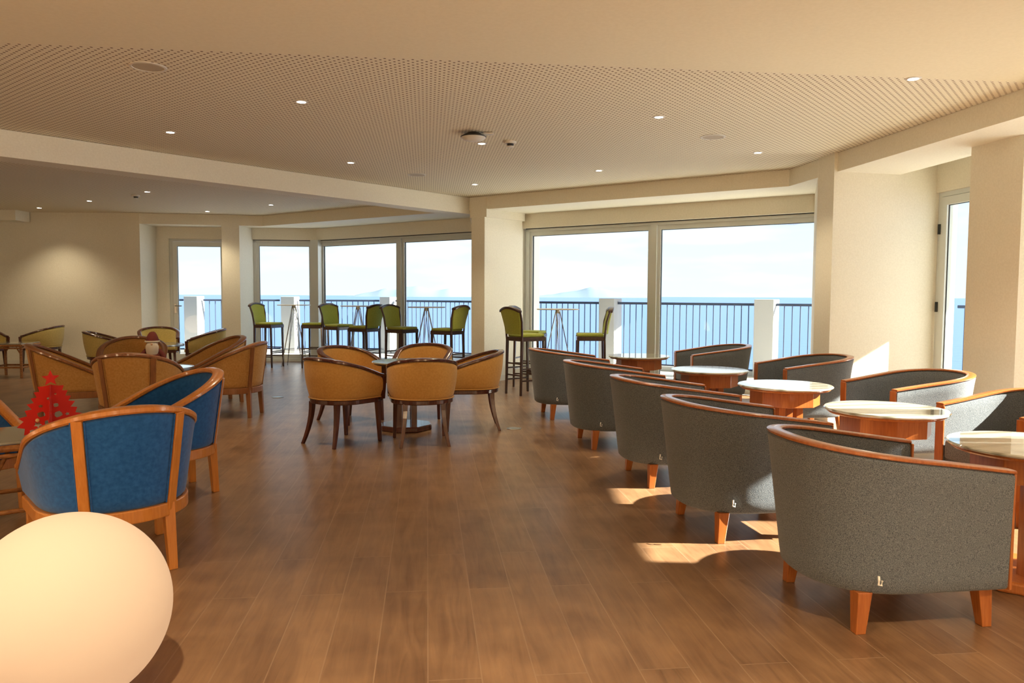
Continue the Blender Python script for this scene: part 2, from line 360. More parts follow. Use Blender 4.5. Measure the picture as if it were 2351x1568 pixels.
def door(p, q, z1, off, outward, hinge_first, handle, num):
    p, q = Vector(p), Vector(q); d = (q-p).normalized(); n = Vector((-d.y, d.x)) * outward; L = (q-p).length
    def put(mb, s0, s1, z0, z1_, o0, o1):
        P0 = p + d*s0 + n*(off+o0); P1 = p + d*s1 + n*(off+o0); P2 = p + d*s1 + n*(off+o1); P3 = p + d*s0 + n*(off+o1)
        mb.prism([tuple(P0),tuple(P1),tuple(P2),tuple(P3)], z0, z1_); return mb
    fr = MB(); put(fr, 0, .05, 0, z1, 0, .1); put(fr, L-.05, L, 0, z1, 0, .1); put(fr, .05, L-.05, z1-.05, z1, 0, .1); put(fr, .05, L-.05, 0, .03, 0, .1)
    F = struct(fr.build('door_%d' % num, 'frame'))
    lf = MB(); put(lf, .055, .145, .035, z1-.055, -.01, .06); put(lf, L-.145, L-.055, .035, z1-.055, -.01, .06)
    put(lf, .145, L-.145, z1-.145, z1-.055, -.01, .06); put(lf, .145, L-.145, .035, .16, -.01, .06)
    LF = lf.build('door_leaf', 'frame', F)
    k = MB(); put(k, .145, .153, .16, z1-.145, .012, .020); put(k, L-.153, L-.145, .16, z1-.145, .012, .020); put(k, .153, L-.153, z1-.153, z1-.145, .012, .020)
    k.build('seal', 'gasket', LF)
    put(MB(), .15, L-.15, .16, z1-.15, .022, .028).build('pane', 'glass', LF)
    if handle:
        hs = .1 if handle == 1 else L-.1; h = MB(); put(h, hs-.02, hs+.02, .98, 1.16, -.022, -.01)
        P = p + d*hs + n*(off-.03); P2 = p + d*hs + n*(off-.06); E = P2 + d*(.13 if handle == 1 else -.13)
        h.tube([(P.x,P.y,1.12),(P2.x,P2.y,1.12),(E.x,E.y,1.12)], .011, 8)
        h.build('door_handle', 'metal', LF)
    hs = L-.03 if handle == 1 else .04
    for z in (.35, 1.25, 2.1):
        hh = MB(); s_ = .045 if handle != 1 else L-.045; put(hh, s_-.012, s_+.012, z-.055, z+.055, -.03, 0); hh.build('hinge', 'gasket', LF)
    return F
door((-6.80,15.07), (-5.68,15.19), HD, .05, 1, False, 1, 1)
door(onR(8.41), onR(6.86), 2.50, .03, 1, True, 0, 2)
struct(MB().prism([(-7.05,15.04),(-6.80,15.07),(-6.82,15.3),(-7.05,15.3)], 0, HD+.01).build('wall_jamb', 'wall'))

# ------------------------------------------------------------------ balcony, railings, sea
posts = [(-9.6,17.45), (-7.42,17.7), (-5.25,17.95), (-2.91,18.0), (-.5,16.32), (1.9,14.68), (4.35,12.97)]
COL = (6.42,11.42); CR = (6.75,11.1)
outer = posts + [(6.5,11.5),(6.75,11.1),(8.6,-4.6)]
bal = [(-9.6,17.75),(-3.0,18.3),(6.7,11.75),(7.0,11.1),(8.9,BACK),(5.9,BACK),(R0[0]+.3,8.4),(4.9,9.5),onA(4.4),(A0[0]+.1,15.66),(-5.2,15.52),(-9.6,15.2)]
struct(MB().prism(bal, -.35, -.02).build('floor_balcony', 'tile'))
proto = None
def rot2(v, t): return (v[0]*math.cos(t)-v[1]*math.sin(t), v[0]*math.sin(t)+v[1]*math.cos(t))
plabels = ['square white balcony post seen at the left behind the far door', 'square white balcony post seen through the glazed far door',
 'square white balcony post behind the leftmost bar table', 'square white balcony post behind the middle bar stools',
 'square white balcony post hidden behind the cream pier', 'square white balcony post behind the bar stool at the right-hand window', 'square white balcony post near the right edge of the wide window']
for i, (x, y) in enumerate(posts):
    if i in (0,): continue
    an = math.atan2(a.y, a.x) if i > 2 else math.radians(-6)
    pm = MB(); w = .165
    c4 = [rot2(v, an) for v in ((-w,-w),(w,-w),(w,w),(-w,w))]
    pm.prism(c4, 0, 1.33)
    o = pm.build('balcony_post', 'white', bevel=.008); o.location = (x, y, -.02); tag(o, plabels[i], 'post', 'square posts of the balcony rail')
# canopy slab over the corner
struct(MB().prism([(4.5,6.9),(8.3,6.9),(8.3,11.5),(6.9,12.2),(4.9,10.4),(5.0,8.4)], 3.13, 3.35).build('ceiling_canopy', 'white'))
def railing(p, q, label, first):
    p, q = Vector(p), Vector(q); d = (q-p); L = d.length; d.normalize(); z0 = .1; z1 = 1.22
    r = thing('balcony_railing', label, 'railing', (p.x, p.y, -.02), 0, 'dark balcony railings')
    D = lambda s: (d.x*s, d.y*s)
    MB().bar((*D(.0),z1+.02), (*D(L),z1+.02), .06, .045).build('top_rail', 'railing', r, bevel=.008)
    MB().bar((*D(.0),z0), (*D(L),z0), .04, .03).build('bottom_rail', 'railing', r)
    n = int(L/.125)
    me = None
    for k in range(1, n):
        s = L*k/n
        if me is None:
            o = MB().bar((0,0,z0), (0,0,z1), .018, .018, 8).build('baluster', 'railing', r, smooth=1); me = o.data
        else:
            o = bpy.data.objects.new('baluster', me); C.objects.link(o); o.parent = r
        o.location = (*D(s), 0)
rl = ['dark railing section left of the post behind the far door', 'dark railing section right of the post behind the far door', 'dark railing section right of the post behind the leftmost bar table',
 'dark railing section behind the middle and right bar tables of the far bay', 'dark railing section at the left of the wide window', 'dark railing section between the two posts of the wide window', 'dark railing section at the right end of the wide window']
segs = list(zip(posts, posts[1:])) + [(posts[-1], COL)]
for i, (p, q) in enumerate(segs):
    p, q = Vector(p), Vector(q); d = (q-p).normalized()
    railing(p + d*(.21 if i < 4 else .17), q - d*(.24 if i < 3 else .18), rl[i], i == 0)
railing((6.62,11.24), (7.2,6.4), 'dark railing section seen through the right-hand glazed door', False)
railing((7.22,6.25), (7.95,.1), 'dark railing section beyond the right-hand window', False)
kb = MB()
for p, q in segs: kb.slab(p, q, -.02, .07, -.12, .12)
struct(kb.build('trim_kerb', 'white'))
sea = MB().lathe([(.01, 0), (400, 0), (4000, 0), (70000, 0)], 64).build('sea', 'sea'); sea.location = (0,0,-30); tag(sea, 'calm blue sea stretching to the horizon', 'sea', kind='stuff')
def island(name, d, x0, x1, prof, label):
    mb = MB(); n = len(prof); rows = []
    for j, (dy, k) in enumerate(((0,0),(250,.75),(600,1.0),(1000,.7),(1500,0))):
        rows.append([(x0+(x1-x0)*i/(n-1), d+dy, -30 + prof[i]*k) for i in range(n)])
    mb.grid(rows); o = mb.build(name, 'isle', smooth=1.0); tag(o, label, 'island')
sm = lambda l: [l[0]] + [v for i in range(len(l)-1) for v in ((l[i]*.7+l[i+1]*.3)+random.uniform(-4,4), (l[i]*.3+l[i+1]*.7)+random.uniform(-4,4), l[i+1])]
island('island', 17000, -3700, -700, sm([0,80,120,190,170,230,250,200,160,190,120,60,0]), 'long hazy island on the horizon behind the far bay windows')
island('island', 17000, 300, 3300, sm([0,40,70,120,160,240,210,130,90,60,0]), 'smaller hazy island on the horizon behind the wide window')

# ------------------------------------------------------------------ chairs
def upath(xf, x0, w, b, ns=7, na_=22, pw=2.0):
    """plan outline from right arm front, round the back, to left arm front: (x, y, nx, ny, backness)"""
    P = [(xf + (x0-xf)*i/ns, -w) for i in range(ns)]
    for i in range(na_+1):
        t = -PI/2 - PI*i/na_
        c, s = math.cos(t), math.sin(t)
        P.append((x0 + math.copysign(abs(c)**(2/pw), c)*b if abs(c) > 1e-9 else x0, math.copysign(abs(s)**(2/pw), s)*w))
    P += [(x0 + (xf-x0)*i/ns, w) for i in range(1, ns+1)]
    R = []; N = len(P)
    for i in range(N):
        p, q = P[max(i-1,0)], P[min(i+1,N-1)]; dx, dy = q[0]-p[0], q[1]-p[1]; l = math.hypot(dx, dy)
        bk = min(1, max(0, (xf - P[i][0]) / (xf + b - x0)))
        R.append((P[i][0], P[i][1], dy/l*-1 if False else dy/l, -dx/l, bk))
    # outward normal: flip when it points to the centre
    return [(x, y, nx, ny, bk) if (nx*(x-.0)+ny*y) >= 0 or abs(y) > w*.98 and ny*y > 0 else (x, y, -nx, -ny, bk) for x, y, nx, ny, bk in R]
def sweep_shell(path, top, zb, th, lean, rows=8, round_=.012, belly=0):
    """upholstered wall: closed section swept along the path. lean(bk) = outward shift at the top"""
    mb = MB(); R = []
    for x, y, nx, ny, bk in path:
        zt = top(bk); sec = []
        for i in range(rows+1):
            f = i/rows; z = zb + (zt-zb)*f; o = lean(bk)*f + belly*math.sin(PI*f)
            if i == 0: sec.append((x+nx*(o-round_), y+ny*(o-round_), z)); z += round_
            if i == rows: sec.append((x+nx*o, y+ny*o, z-round_)); sec.append((x+nx*(o-round_), y+ny*(o-round_), z)); continue
            sec.append((x+nx*o, y+ny*o, z))
        o = lean(bk)
        for i in range(rows, -1, -1):
            f = i/rows; z = zb + (zt-zb)*f; o = lean(bk)*f - th
            if i == rows: sec.append((x+nx*(o+round_), y+ny*(o+round_), z)); sec.append((x+nx*o, y+ny*o, z-round_)); continue
            sec.append((x+nx*o, y+ny*o, z))
        R.append(sec)
    mb.grid(R, closed_u=True); n = len(R[0]); k = len(mb.v)
    mb.f.append(list(range(n))); mb.f.append(list(range(k-1, k-n-1, -1)))
    return mb
def sweep_rim(path, top, lean, w0, w1, h, dz=0, ext=0):
    """wooden cap: section from w0 (inside) to w1 (outside) relative to the outer face, height h, sitting on top()"""
    mb = MB(); R = []
    N = len(path)
    for i, (x, y, nx, ny, bk) in enumerate(path):
        o = lean(bk); z = top(bk) + dz; c = .25*min(h, w1-w0)
        sec = [(w0+c, 0), (w1-c, 0), (w1, c), (w1, h-c), (w1-c*1.5, h), (w0+c*1.5, h), (w0, h-c), (w0, c)]
        ex = ext if i in (0, N-1) else 0
        R.append([(x+nx*(o+s)+ex, y+ny*(o+s), z+v) for s, v in sec])
    mb.grid(R, closed_u=True); n = 8; k = len(mb.v)
    mb.f.append(list(range(n))); mb.f.append(list(range(k-1, k-n-1, -1)))
    return mb
def plan_poly(path, inset): return [(x-nx*inset, y-ny*inset) for x, y, nx, ny, bk in path]
def smoothstep(t): t = max(0, min(1, t)); return t*t*(3-2*t)
def leg_mb(x, y, dx, dy, z1, w1, w0, curve=0):
    """square tapered leg from (x,y,z1) to (x+dx,y+dy,0), optionally sabre curved"""
    mb = MB(); R = []; n = 7
    for i in range(n):
        f = i/(n-1); q = f**(1+curve); z = z1*(1-f); w = (w1 + (w0-w1)*f)/2; cx, cy = x+dx*q, y+dy*q
        R.append([(cx-w,cy-w,z),(cx+w,cy-w,z),(cx+w,cy+w,z),(cx-w,cy+w,z)])
    mb.grid(R, closed_u=True); k = len(mb.v); mb.f.append([0,1,2,3]); mb.f.append([k-1,k-2,k-3,k-4]); return mb

# --- grey tub armchair (faces +x)
def make_tub():
    r = thing('tub_armchair', '', 'armchair')
    pth = upath(.335, -.06, .335, .36, 8, 24, 2.3)
    top = lambda bk: .645 + .105*bk
    lean = lambda bk: .015 + .055*smoothstep(bk)
    sweep_shell(pth, top, .165, .062, lean, round_=.012).build('shell', 'grey', r, smooth=.9); SH_ = kids(r)[0]
    sweep_rim(pth, top, lean, -.064, .003, .015, ext=.004).build('arm_rim', 'cherry', r, smooth=.7)
    for s in (-1, 1):
        mb = MB(); y0 = s*(.335-.058); y1 = s*(.335+.010); mb.box(.335,.347,min(y0,y1),max(y0,y1),.168,.645)
        mb.build('arm_front', 'cherry', r, bevel=.003)
    inn = [p for p in plan_poly(pth, .058) if p[0] < .335]
    sp_ = [(min(x,.30), y) for x, y in plan_poly(pth, .060)]
    MB().prism([(.325,-.272)] + [p for p in sp_ if p[0] < .3] + [(.325,.272)], .17, .30).build('seat_base', 'grey', r)
    MB().prism([(.345,-.270)] + [p for p in plan_poly(pth, .066) if p[0] < .3] + [(.345,.270)], .30, .425).build('seat_cushion', 'grey', r, smooth=.9, bevel=.022, seg=3)
    for lx, ly, dx in ((-.265,-.27,-.015), (-.265,.27,-.015), (.265,-.27,.015), (.265,.27,.015)):
        leg_mb(lx, ly, dx, .01*(1 if ly > 0 else -1), .17, .062, .042).build('leg', 'cherry', r, bevel=.003)
    t = MB(); t.tube([(-.235,-.336,.255),(-.242,-.346,.24),(-.244,-.347,.215),(-.226,-.346,.21),(-.222,-.344,.235)], .0055, 6)
    t.v = [(-.235+(x+.235)*.75, y, .235+(z-.235)*.75) for x, y, z in t.v]; t.build('fabric_tag', 'cushion_tag', SH_)
    return r
tub = make_tub(); tub['label'] = 'x'
T_ = math.radians
GL = 'grey tub armchairs in the row nearest the aisle'; GR = 'grey tub armchairs in the window row'
left = [((.680,8.54), 8, 'dark grey tub armchair at the far end of the aisle row, beside the bar stools'),
        ((.965,6.935), 8, 'dark grey tub armchair second from the far end of the aisle row'),
        ((1.225,5.60), 8, 'dark grey tub armchair in the middle of the aisle row, third from either end'),
        ((1.375,4.42), 10, 'grey tub armchair with a sunlit corner, directly behind the nearest one'),
        ((1.64,3.30), 8, 'large grey tub armchair in the foreground, nearest the camera')]
right = [((2.45,9.35), 186, 'dark grey tub armchair at the far end of the window row by the wide window'),
         ((2.96,7.72), 188, 'dark grey tub armchair in front of the sun patch on the cream wall'),
         ((3.16,6.05), 190, 'grey tub armchair with sunlit white outer arm beside the right-hand door'),
         ((3.22,4.72), 192, 'grey tub armchair with sunlit interior, partly cut by the right edge')]
used = False
for grp, lst in ((GL, left), (GR, right)):
    for (x, y), dg, lb in lst:
        place(tub, used, (x, y, 0), T_(dg), lb, grp); used = True

# --- round pedestal table
def oct_(r, n=8, ph=PI/8): return [(r*math.cos(ph+2*PI*i/n), r*math.sin(ph+2*PI*i/n)) for i in range(n)]
def make_ped(zt, R, wood_, top_, name='pedestal_table', cat='table'):
    r = thing(name, '', cat)
    MB().lathe([(0,zt-.018),(R-.012,zt-.018),(R-.002,zt-.012),(R,zt-.006),(R-.006,zt),(0,zt)], 64).build('tabletop', top_, r, smooth=.6)
    MB().lathe([(0,zt-.034),(R-.03,zt-.034),(R-.02,zt-.026),(R-.02,zt-.019),(0,zt-.019)], 64).build('underplate', wood_, r, smooth=.6)
    MB().prism(oct_(.265), zt-.155, zt-.034).build('apron', wood_, r, bevel=.004)
    for i in range(4):
        an = PI/4 + PI/2*i; c, s = math.cos(an)*.105, math.sin(an)*.105
        MB().box(c-.028,c+.028,s-.028,s+.028,.05,zt-.15).build('column', wood_, r, bevel=.003)
    MB().prism(oct_(.27), 0, .055).build('plinth', wood_, r, bevel=.012)
    return r
ped = make_ped(.66, .36, 'cherry', 'marble')
pts = [((1.485,8.85), 'round marble-topped table at the far end of the armchair rows'), ((1.884,7.20), 'round marble-topped table second from the far end, reflecting blue sky'),
       ((2.162,5.97), 'round marble-topped table in the middle, half in sun'), ((2.335,4.70), 'round marble-topped table with sunlit veined top and orange octagonal apron'),
       ((2.47,3.56), 'round marble-topped table in the foreground, cut by the right edge')]
for i, ((x, y), lb) in enumerate(pts): place(ped, i > 0, (x, y, 0), T_(10), lb, 'round marble tables between the grey armchairs')
pedw = make_ped(.69, .34, 'walnut', 'stone')
place(pedw, False, (-1.07,7.62,0), T_(12), 'round dark wood pedestal table in the ring of gold chairs')

# --- barrel chair with dark curved frame (faces +x)
def make_barrel(fab, wd, H=.80):
    r = thing('barrel_chair', '', 'chair')
    pth = upath(.22, -.01, .285, .27, 6, 26, 2.15)
    top = lambda bk: .60 + (H-.03-.60)*bk**.9
    lean = lambda bk: .018 + .035*bk
    BK_ = sweep_shell(pth, top, .42, .045, lean, belly=.012).build('backrest', fab, r, smooth=.9)
    sweep_rim(pth, top, lean, -.052, .008, .030, ext=.02).build('top_rail', wd, r, smooth=.7)
    MB().tube([(x+nx*.006, y+ny*.006, .424) for x,y,nx,ny,bk in pth], .006, 6).build('piping', fab, BK_, smooth=1.5)
    MB().prism([(.27,-.25)] + [(x,y) for x,y,nx,ny,bk in pth if x < .2] + [(.27,.25)], .375, .42).build('apron', wd, r, bevel=.008)
    MB().prism([(.285,-.235)] + [p for p in plan_poly(pth,.052) if p[0] < .2] + [(.285,.235)], .421, .485).build('seat', fab, r, smooth=.9, bevel=.02, seg=3)
    for s in (-1, 1):
        MB().bar((.232,s*.283,.40), (.243,s*.294,.61), .028, .05).build('arm_post', wd, r, bevel=.004)
        leg_mb(.225, s*.225, .02, s*.01, .385, .042, .028).build('leg', wd, r, bevel=.003)
        leg_mb(-.205, s*.17, -.075, s*.045, .385, .045, .028, .9).build('leg', wd, r, bevel=.003)
    return r
def ang(x, y): return math.atan2(y, x)
barrel = make_barrel('gold', 'walnut')
YG = 'gold chairs with dark frames around the middle table'
ylw = [((-1.56,6.93), (.6,.8), 'gold barrel chair with dark frame at the front left of the middle table'),
       ((-.83,6.95), (-.22,.97), 'gold barrel chair with its round back squarely to the camera, at the middle table'),
       ((-.42,7.72), (-.97,-.1), 'gold barrel chair with dark frame at the right side of the middle table, facing left'),
       ((-1.74,8.12), (.75,-.6), 'gold barrel chair with dark frame at the back left of the middle table'),
       ((-1.0,8.5), (-.12,-1), 'gold barrel chair with dark frame at the back of the middle table, facing the camera')]
for i, ((x, y), f, lb) in enumerate(ylw): place(barrel, i > 0, (x, y, 0), ang(*f), lb, YG)
barrel2 = make_barrel('straw', 'walnut')
FG = 'pale gold chairs with dark frames in the far left corner'
far = [((-8.28,13.35), (-.98,-.2), 'pale gold barrel chair by the far left wall, facing left to the cane table'),
       ((-8.95,12.75), (.95,-.3), 'pale gold barrel chair at the extreme left edge, behind the cane table'),
       ((-6.12,11.45), (.9,.40), 'pale gold barrel chair with dark rail left of the figurine, facing right'),
       ((-5.95,12.75), (.45,-.9), 'pale gold barrel chair behind the figurine, facing the camera'),
       ((-5.02,12.35), (-.95,-.3), 'pale gold barrel chair in front of the far glazed door, facing left')]
for i, ((x, y), f, lb) in enumerate(far): place(barrel2, i > 0, (x, y, 0), ang(*f), lb, FG)

# --- lounge chair with vertical wooden stiles (faces +x)
def make_stile(fab, wd):
    r = thing('lounge_chair', '', 'chair')
    pth = upath(.31, -.03, .333, .345, 8, 28, 2.15)
    top = lambda bk: .455 + .345*bk
    lean = lambda bk: .020 + .045*bk
    BK_ = sweep_shell(pth, top, .335, .05, lean, belly=.0).build('backrest', fab, r, smooth=.9)
    sweep_rim(pth, top, lean, -.062, .010, .034, ext=.03).build('top_rail', wd, r, smooth=.7)
    MB().prism([(.31,-.285)] + [(x+nx*.012,y+ny*.012) for x,y,nx,ny,bk in pth if x < .29] + [(.31,.285)], .27, .335).build('apron', wd, r, bevel=.006)
    MB().prism([(.33,-.262)] + [p for p in plan_poly(pth,.058) if p[0] < .29] + [(.33,.262)], .335, .44).build('seat', fab, r, smooth=.9, bevel=.03, seg=3)
    N = len(pth); mid = N//2
    for i in (mid-5, mid+5):
        x, y, nx, ny, bk = pth[i]; tx, ty = -ny, nx; R = []
        for k in range(9):
            f = k/8; z = .30 + (top(bk)-.295)*f; o = lean(bk)*max(0,(z-.335)/(top(bk)-.335))
            hw = .024
            R.append([(x+nx*(o+q)+tx*s, y+ny*(o+q)+ty*s, z) for s, q in ((-hw,-.004),(hw,-.004),(hw,.016),(-hw,.016))])
        mb = MB().grid(R, closed_u=True); n = len(mb.v); mb.f += [[0,1,2,3],[n-1,n-2,n-3,n-4]]
        mb.build('stile', wd, r, bevel=.003)
        leg_mb(x-nx*.012, y-ny*.012, nx*.02, ny*.02, .335, .052, .040).build('leg', wd, r, bevel=.003)
        for sg in (-1, 1):   # welting beside the stile
            MB().tube([(x+nx*(lean(bk)*k/6+.004)+tx*sg*.029, y+ny*(lean(bk)*k/6+.004)+ty*sg*.029, .34+(top(bk)-.34)*k/6) for k in range(7)], .004, 6).build('piping', fab, BK_, smooth=1.5)
    for s in (-1, 1):
        leg_mb(.275, s*.30, .008, s*.008, .455, .05, .038).build('leg', wd, r, bevel=.003)
    return r
st_blue = make_stile('blue', 'honey')
BG = 'blue lounge chairs around the near left table'
for i, ((x, y), f, lb) in enumerate([((-2.03,3.79), (-.66,.75), 'blue lounge chair in the foreground, its back to the camera behind the glowing globe'),
       ((-2.40,5.03), (-.70,-.71), 'blue lounge chair turned towards the camera, behind the nearest blue chair'),
       ((-3.47,4.56), (.9,-.42), 'blue lounge chair cut off by the left edge, behind the red paper tree')]):
    place(st_blue, i > 0, (x, y, 0), ang(*f), lb, BG)
st_tan = make_stile('tan', 'midwood')
TG = 'tan lounge chairs around the low left table'
for i, ((x, y), f, lb) in enumerate([((-3.48,7.08), (-.16,.98), 'tan lounge chair with its back to the camera, directly in front of the figurine'),
       ((-3.20,8.45), (-.98,.02), 'tan lounge chair facing left, rightmost of the tan group'),
       ((-4.66,8.05), (.88,.47), 'tan lounge chair facing right, behind the red star'),
       ((-4.55,9.05), (.35,-.94), 'tan lounge chair facing the camera with a pale inside, behind the front tan chair'),
       ((-3.78,9.42), (-.75,-.66), 'tan lounge chair facing left with its dark inside showing, behind the rightmost tan chair')]):
    place(st_tan, i > 0, (x, y, 0), ang(*f), lb, TG)

# --- bar stool (faces +x)
def make_stool():
    r = thing('bar_stool', '', 'bar stool')
    w = .20
    # back: upholstered panel with arched top
    R = []; n = 10
    for side in (0, 1):
        pass
    def panel(hw0, hw1, z0, z1, arch, x0, x1, th, grow=0):
        mb = MB(); rows = []
        for j in range(9):
            f = j/8; z = z0 + (z1-z0)*f; hw = hw0 + (hw1-hw0)*f; xx = x0 + (x1-x0)*f**1.4; row = []
            for i in range(13):
                u = -1 + i/6; zz = z + arch*(1-u*u)*f
                row.append((xx - .035*(1-u*u) , u*hw, zz))
            rows.append(row)
        back = [[(x-th, y, z) for x, y, z in rw] for rw in rows]
        k = len(rows[0]); mb.grid(rows); mb.grid(back)
        mb.grid([rows[-1], back[-1]]); mb.grid([rows[0], back[0]])
        mb.grid([[rw[0] for rw in rows], [rw[0] for rw in back]]); mb.grid([[rw[-1] for rw in rows], [rw[-1] for rw in back]])
        return mb, rows
    mb, rows = panel(.165, .205, .83, 1.13, .05, -.175, -.235, .035)
    mb.build('backrest', 'green', r, smooth=.8)
    top_ = rows[-1]
    rm = MB(); sec = []
    for x, y, z in top_: sec.append([(x+.012,y*1.05,z-.006),(x+.012,y*1.05,z+.026),(x-.05,y*1.05,z+.026),(x-.05,y*1.05,z-.006)])
    rm.grid(sec, closed_u=True); k = len(rm.v); rm.f += [[0,1,2,3],[k-1,k-2,k-3,k-4]]; rm.build('crest_rail', 'stoolwood', r, smooth=.8, bevel=.004)
    for s in (-1, 1):
        MB().tube([(-.185,s*.172,.75),(-.19,s*.178,.85),(-.205,s*.192,1.0),(-.25,s*.210,1.15)], [.014,.015,.015,.014], 8).build('back_post', 'stoolwood', r, smooth=1)
    MB().prism([(.20,-.205),(.20,.205),(-.19,.18),(-.19,-.18)], .735, .79).build('seat_frame', 'stoolwood', r, bevel=.006)
    MB().prism([(.195,-.19),(.195,.19),(-.175,.165),(-.175,-.165)], .79, .835).build('seat', 'green', r, smooth=.9, bevel=.018, seg=3)
    for x, y in ((.18,.18),(.18,-.18),(-.18,.165),(-.18,-.165)):
        leg_mb(x, y, .012*(1 if x > 0 else -1.5), 0, .80 if x > 0 else .75, .034, .026).build('leg', 'stoolwood', r, bevel=.003)
    for z in (.22, .30, .38):
        pass
    for s in (-1, 1):
        for z in (.20, .36): MB().bar((-.185,s*.168,z), (.185,s*.18,z), .016, .02).build('stretcher', 'stoolwood', r)
    for x in (-.185, .185):
        for z in (.27, .43 if x < 0 else .30): MB().bar((x,-.17,z), (x,.17,z), .016, .02).build('stretcher', 'stoolwood', r)
    return r
stool = make_stool()
SG = 'green bar stools by the windows'
for i, ((x, y), f, lb) in enumerate([((-4.57,14.2), (.95,-.3), 'green bar stool at the far left, left of the leftmost bar table'),
       ((-3.66,14.1), (-.95,.1), 'green bar stool right of the leftmost bar table, its back hidden'),
       ((-3.10,13.5), (.82,-.57), 'green bar stool between the leftmost and second bar tables, facing right'),
       ((-2.50,12.85), (-.85,.5), 'bar stool with dark back turned to the room, right of the second bar table'),
       ((-1.83,12.5), (.82,-.57), 'green bar stool left of the third bar table, facing right'),
       ((-1.02,12.05), (-.85,.5), 'green bar stool right of the third bar table beside the pier, seen from behind'),
       ((.18,10.42), (.80,.60), 'bar stool seen from behind, in front of the right-hand side of the pier'),
       ((.27,11.30), (.93,-.35), 'green bar stool tucked behind another, nearest the window jamb'),
       ((1.10,10.6), (-1,.04), 'green bar stool in profile facing left, behind the armchairs')]):
    place(stool, i > 0, (x, y, 0), ang(*f), lb, SG)

# --- wire-legged bar table
def make_bartable():
    r = thing('bar_table', '', 'bar table')
    MB().lathe([(0,1.152),(.30,1.152),(.305,1.158),(.305,1.164),(.30,1.168),(0,1.168)], 48).build('tabletop', 'plastic', r, smooth=.6)
    MB().lathe([(0,1.10),(.035,1.10),(.035,1.152),(0,1.152)], 20).build('hub', 'metal', r, smooth=.6)
    for i in range(4):
        a0 = PI/4 + i*PI/2
        for s in (-.28, .28):
            c = (math.cos(a0), math.sin(a0)); t = (.02*math.cos(a0+s*4), .02*math.sin(a0+s*4))
            MB().tube([(c[0]*.02+t[0],c[1]*.02+t[1],1.13),(c[0]*.27,c[1]*.27,.006)], .0055, 6).build('leg', 'metal', r, smooth=1.5)
    z = .33; rr = .02 + .25*(1.13-z)/1.13
    MB().tube([(rr*math.cos(2*PI*k/32), rr*math.sin(2*PI*k/32), z) for k in range(32)], .005, 6, closed=True).build('foot_ring', 'metal', r, smooth=1.5)
    return r
bt = make_bartable()
for i, ((x, y), lb) in enumerate([((-4.10,14.25), 'tall white bar table on wire legs, leftmost, before a balcony post'), ((-2.68,13.2), 'tall white bar table on wire legs, second from the left'),
       ((-1.39,12.3), 'tall white bar table on wire legs, third from the left beside the pier'), ((.66,10.95), 'tall white bar table on wire legs in the wide right-hand window')]):
    place(bt, i > 0, (x, y, 0), T_(17*i), lb, 'wire-legged bar tables by the windows')

# --- cane tables
def make_cane(w, z):
    r = thing('cane_table', '', 'table'); h = w/2
    MB().box(-h,h,-h,h,z-.016,z).build('tabletop', 'stone', r, bevel=.004)
    fr = MB()
    for p, q in (((-h,-h),(h,-h)),((h,-h),(h,h)),((h,h),(-h,h)),((-h,h),(-h,-h))):
        fr.tube([(*p,z-.036),(*q,z-.036)], .019, 10)
        fr.tube([(*p,z-.075),(*q,z-.075)], .012, 8)
    fr.build('top_frame', 'cane', r, smooth=1.2)
    k = h-.02
    for x in (-k,k):
        for y in (-k,k):
            MB().tube([(x,y,0),(x,y,.12),(x,y,z-.04)], .021, 10).build('leg', 'cane', r, smooth=1.2)
            b_ = MB()
            b_.tube([(x*.98,y*.98,.30),(x*.9,y*.9,z-.16),(x*.72,y*.98,z-.06)], .011, 8); b_.tube([(x*.98,y*.98,.30),(x*.93,y*.88,z-.16),(x*.98,y*.72,z-.06)], .011, 8)
            b_.build('brace', 'cane', r, smooth=1.2)
    s = MB()
    for p, q in (((-k,-k),(k,-k)),((k,-k),(k,k)),((k,k),(-k,k)),((-k,k),(-k,-k))): s.tube([(*p,.17),(*q,.17)], .014, 8)
    s.build('stretcher', 'cane', r, smooth=1.2)
    return r
ct = make_cane(.56, .555)
place(ct, False, (-2.72,4.36,0), T_(37), 'cane-framed side table with grey top carrying the red paper tree')
place(ct, True, (-8.12,12.3,0), T_(5), 'cane-framed side table at the far left edge between pale gold chairs')
# --- low round tables
def make_low(z, R):
    r = thing('low_round_table', '', 'table')
    MB().lathe([(0,z-.012),(R-.01,z-.012),(R-.01,z),(0,z)], 48).build('tabletop', 'stone', r, smooth=.6)
    MB().lathe([(R-.012,z-.03),(R,z-.03),(R+.004,z-.015),(R,z+.003),(R-.012,z+.003),(R-.012,z-.03)], 48).build('edge_band', 'metal', r, smooth=.9)
    MB().lathe([(.03,.02),(.03,z-.012)], 20).build('column', 'dark', r, smooth=1)
    MB().lathe([(0,0),(.2,0),(.2,.012),(.05,.03),(0,.03)], 32).build('foot', 'dark', r, smooth=.6)
    return r
lt = make_low(.60, .33)
place(lt, False, (-3.64,7.80,0), 0, 'low round table with steel edge in the tan chair group, carrying the figurine')
place(lt, True, (-5.30,11.4,0), 0, 'low round table with steel edge among the pale gold chairs')

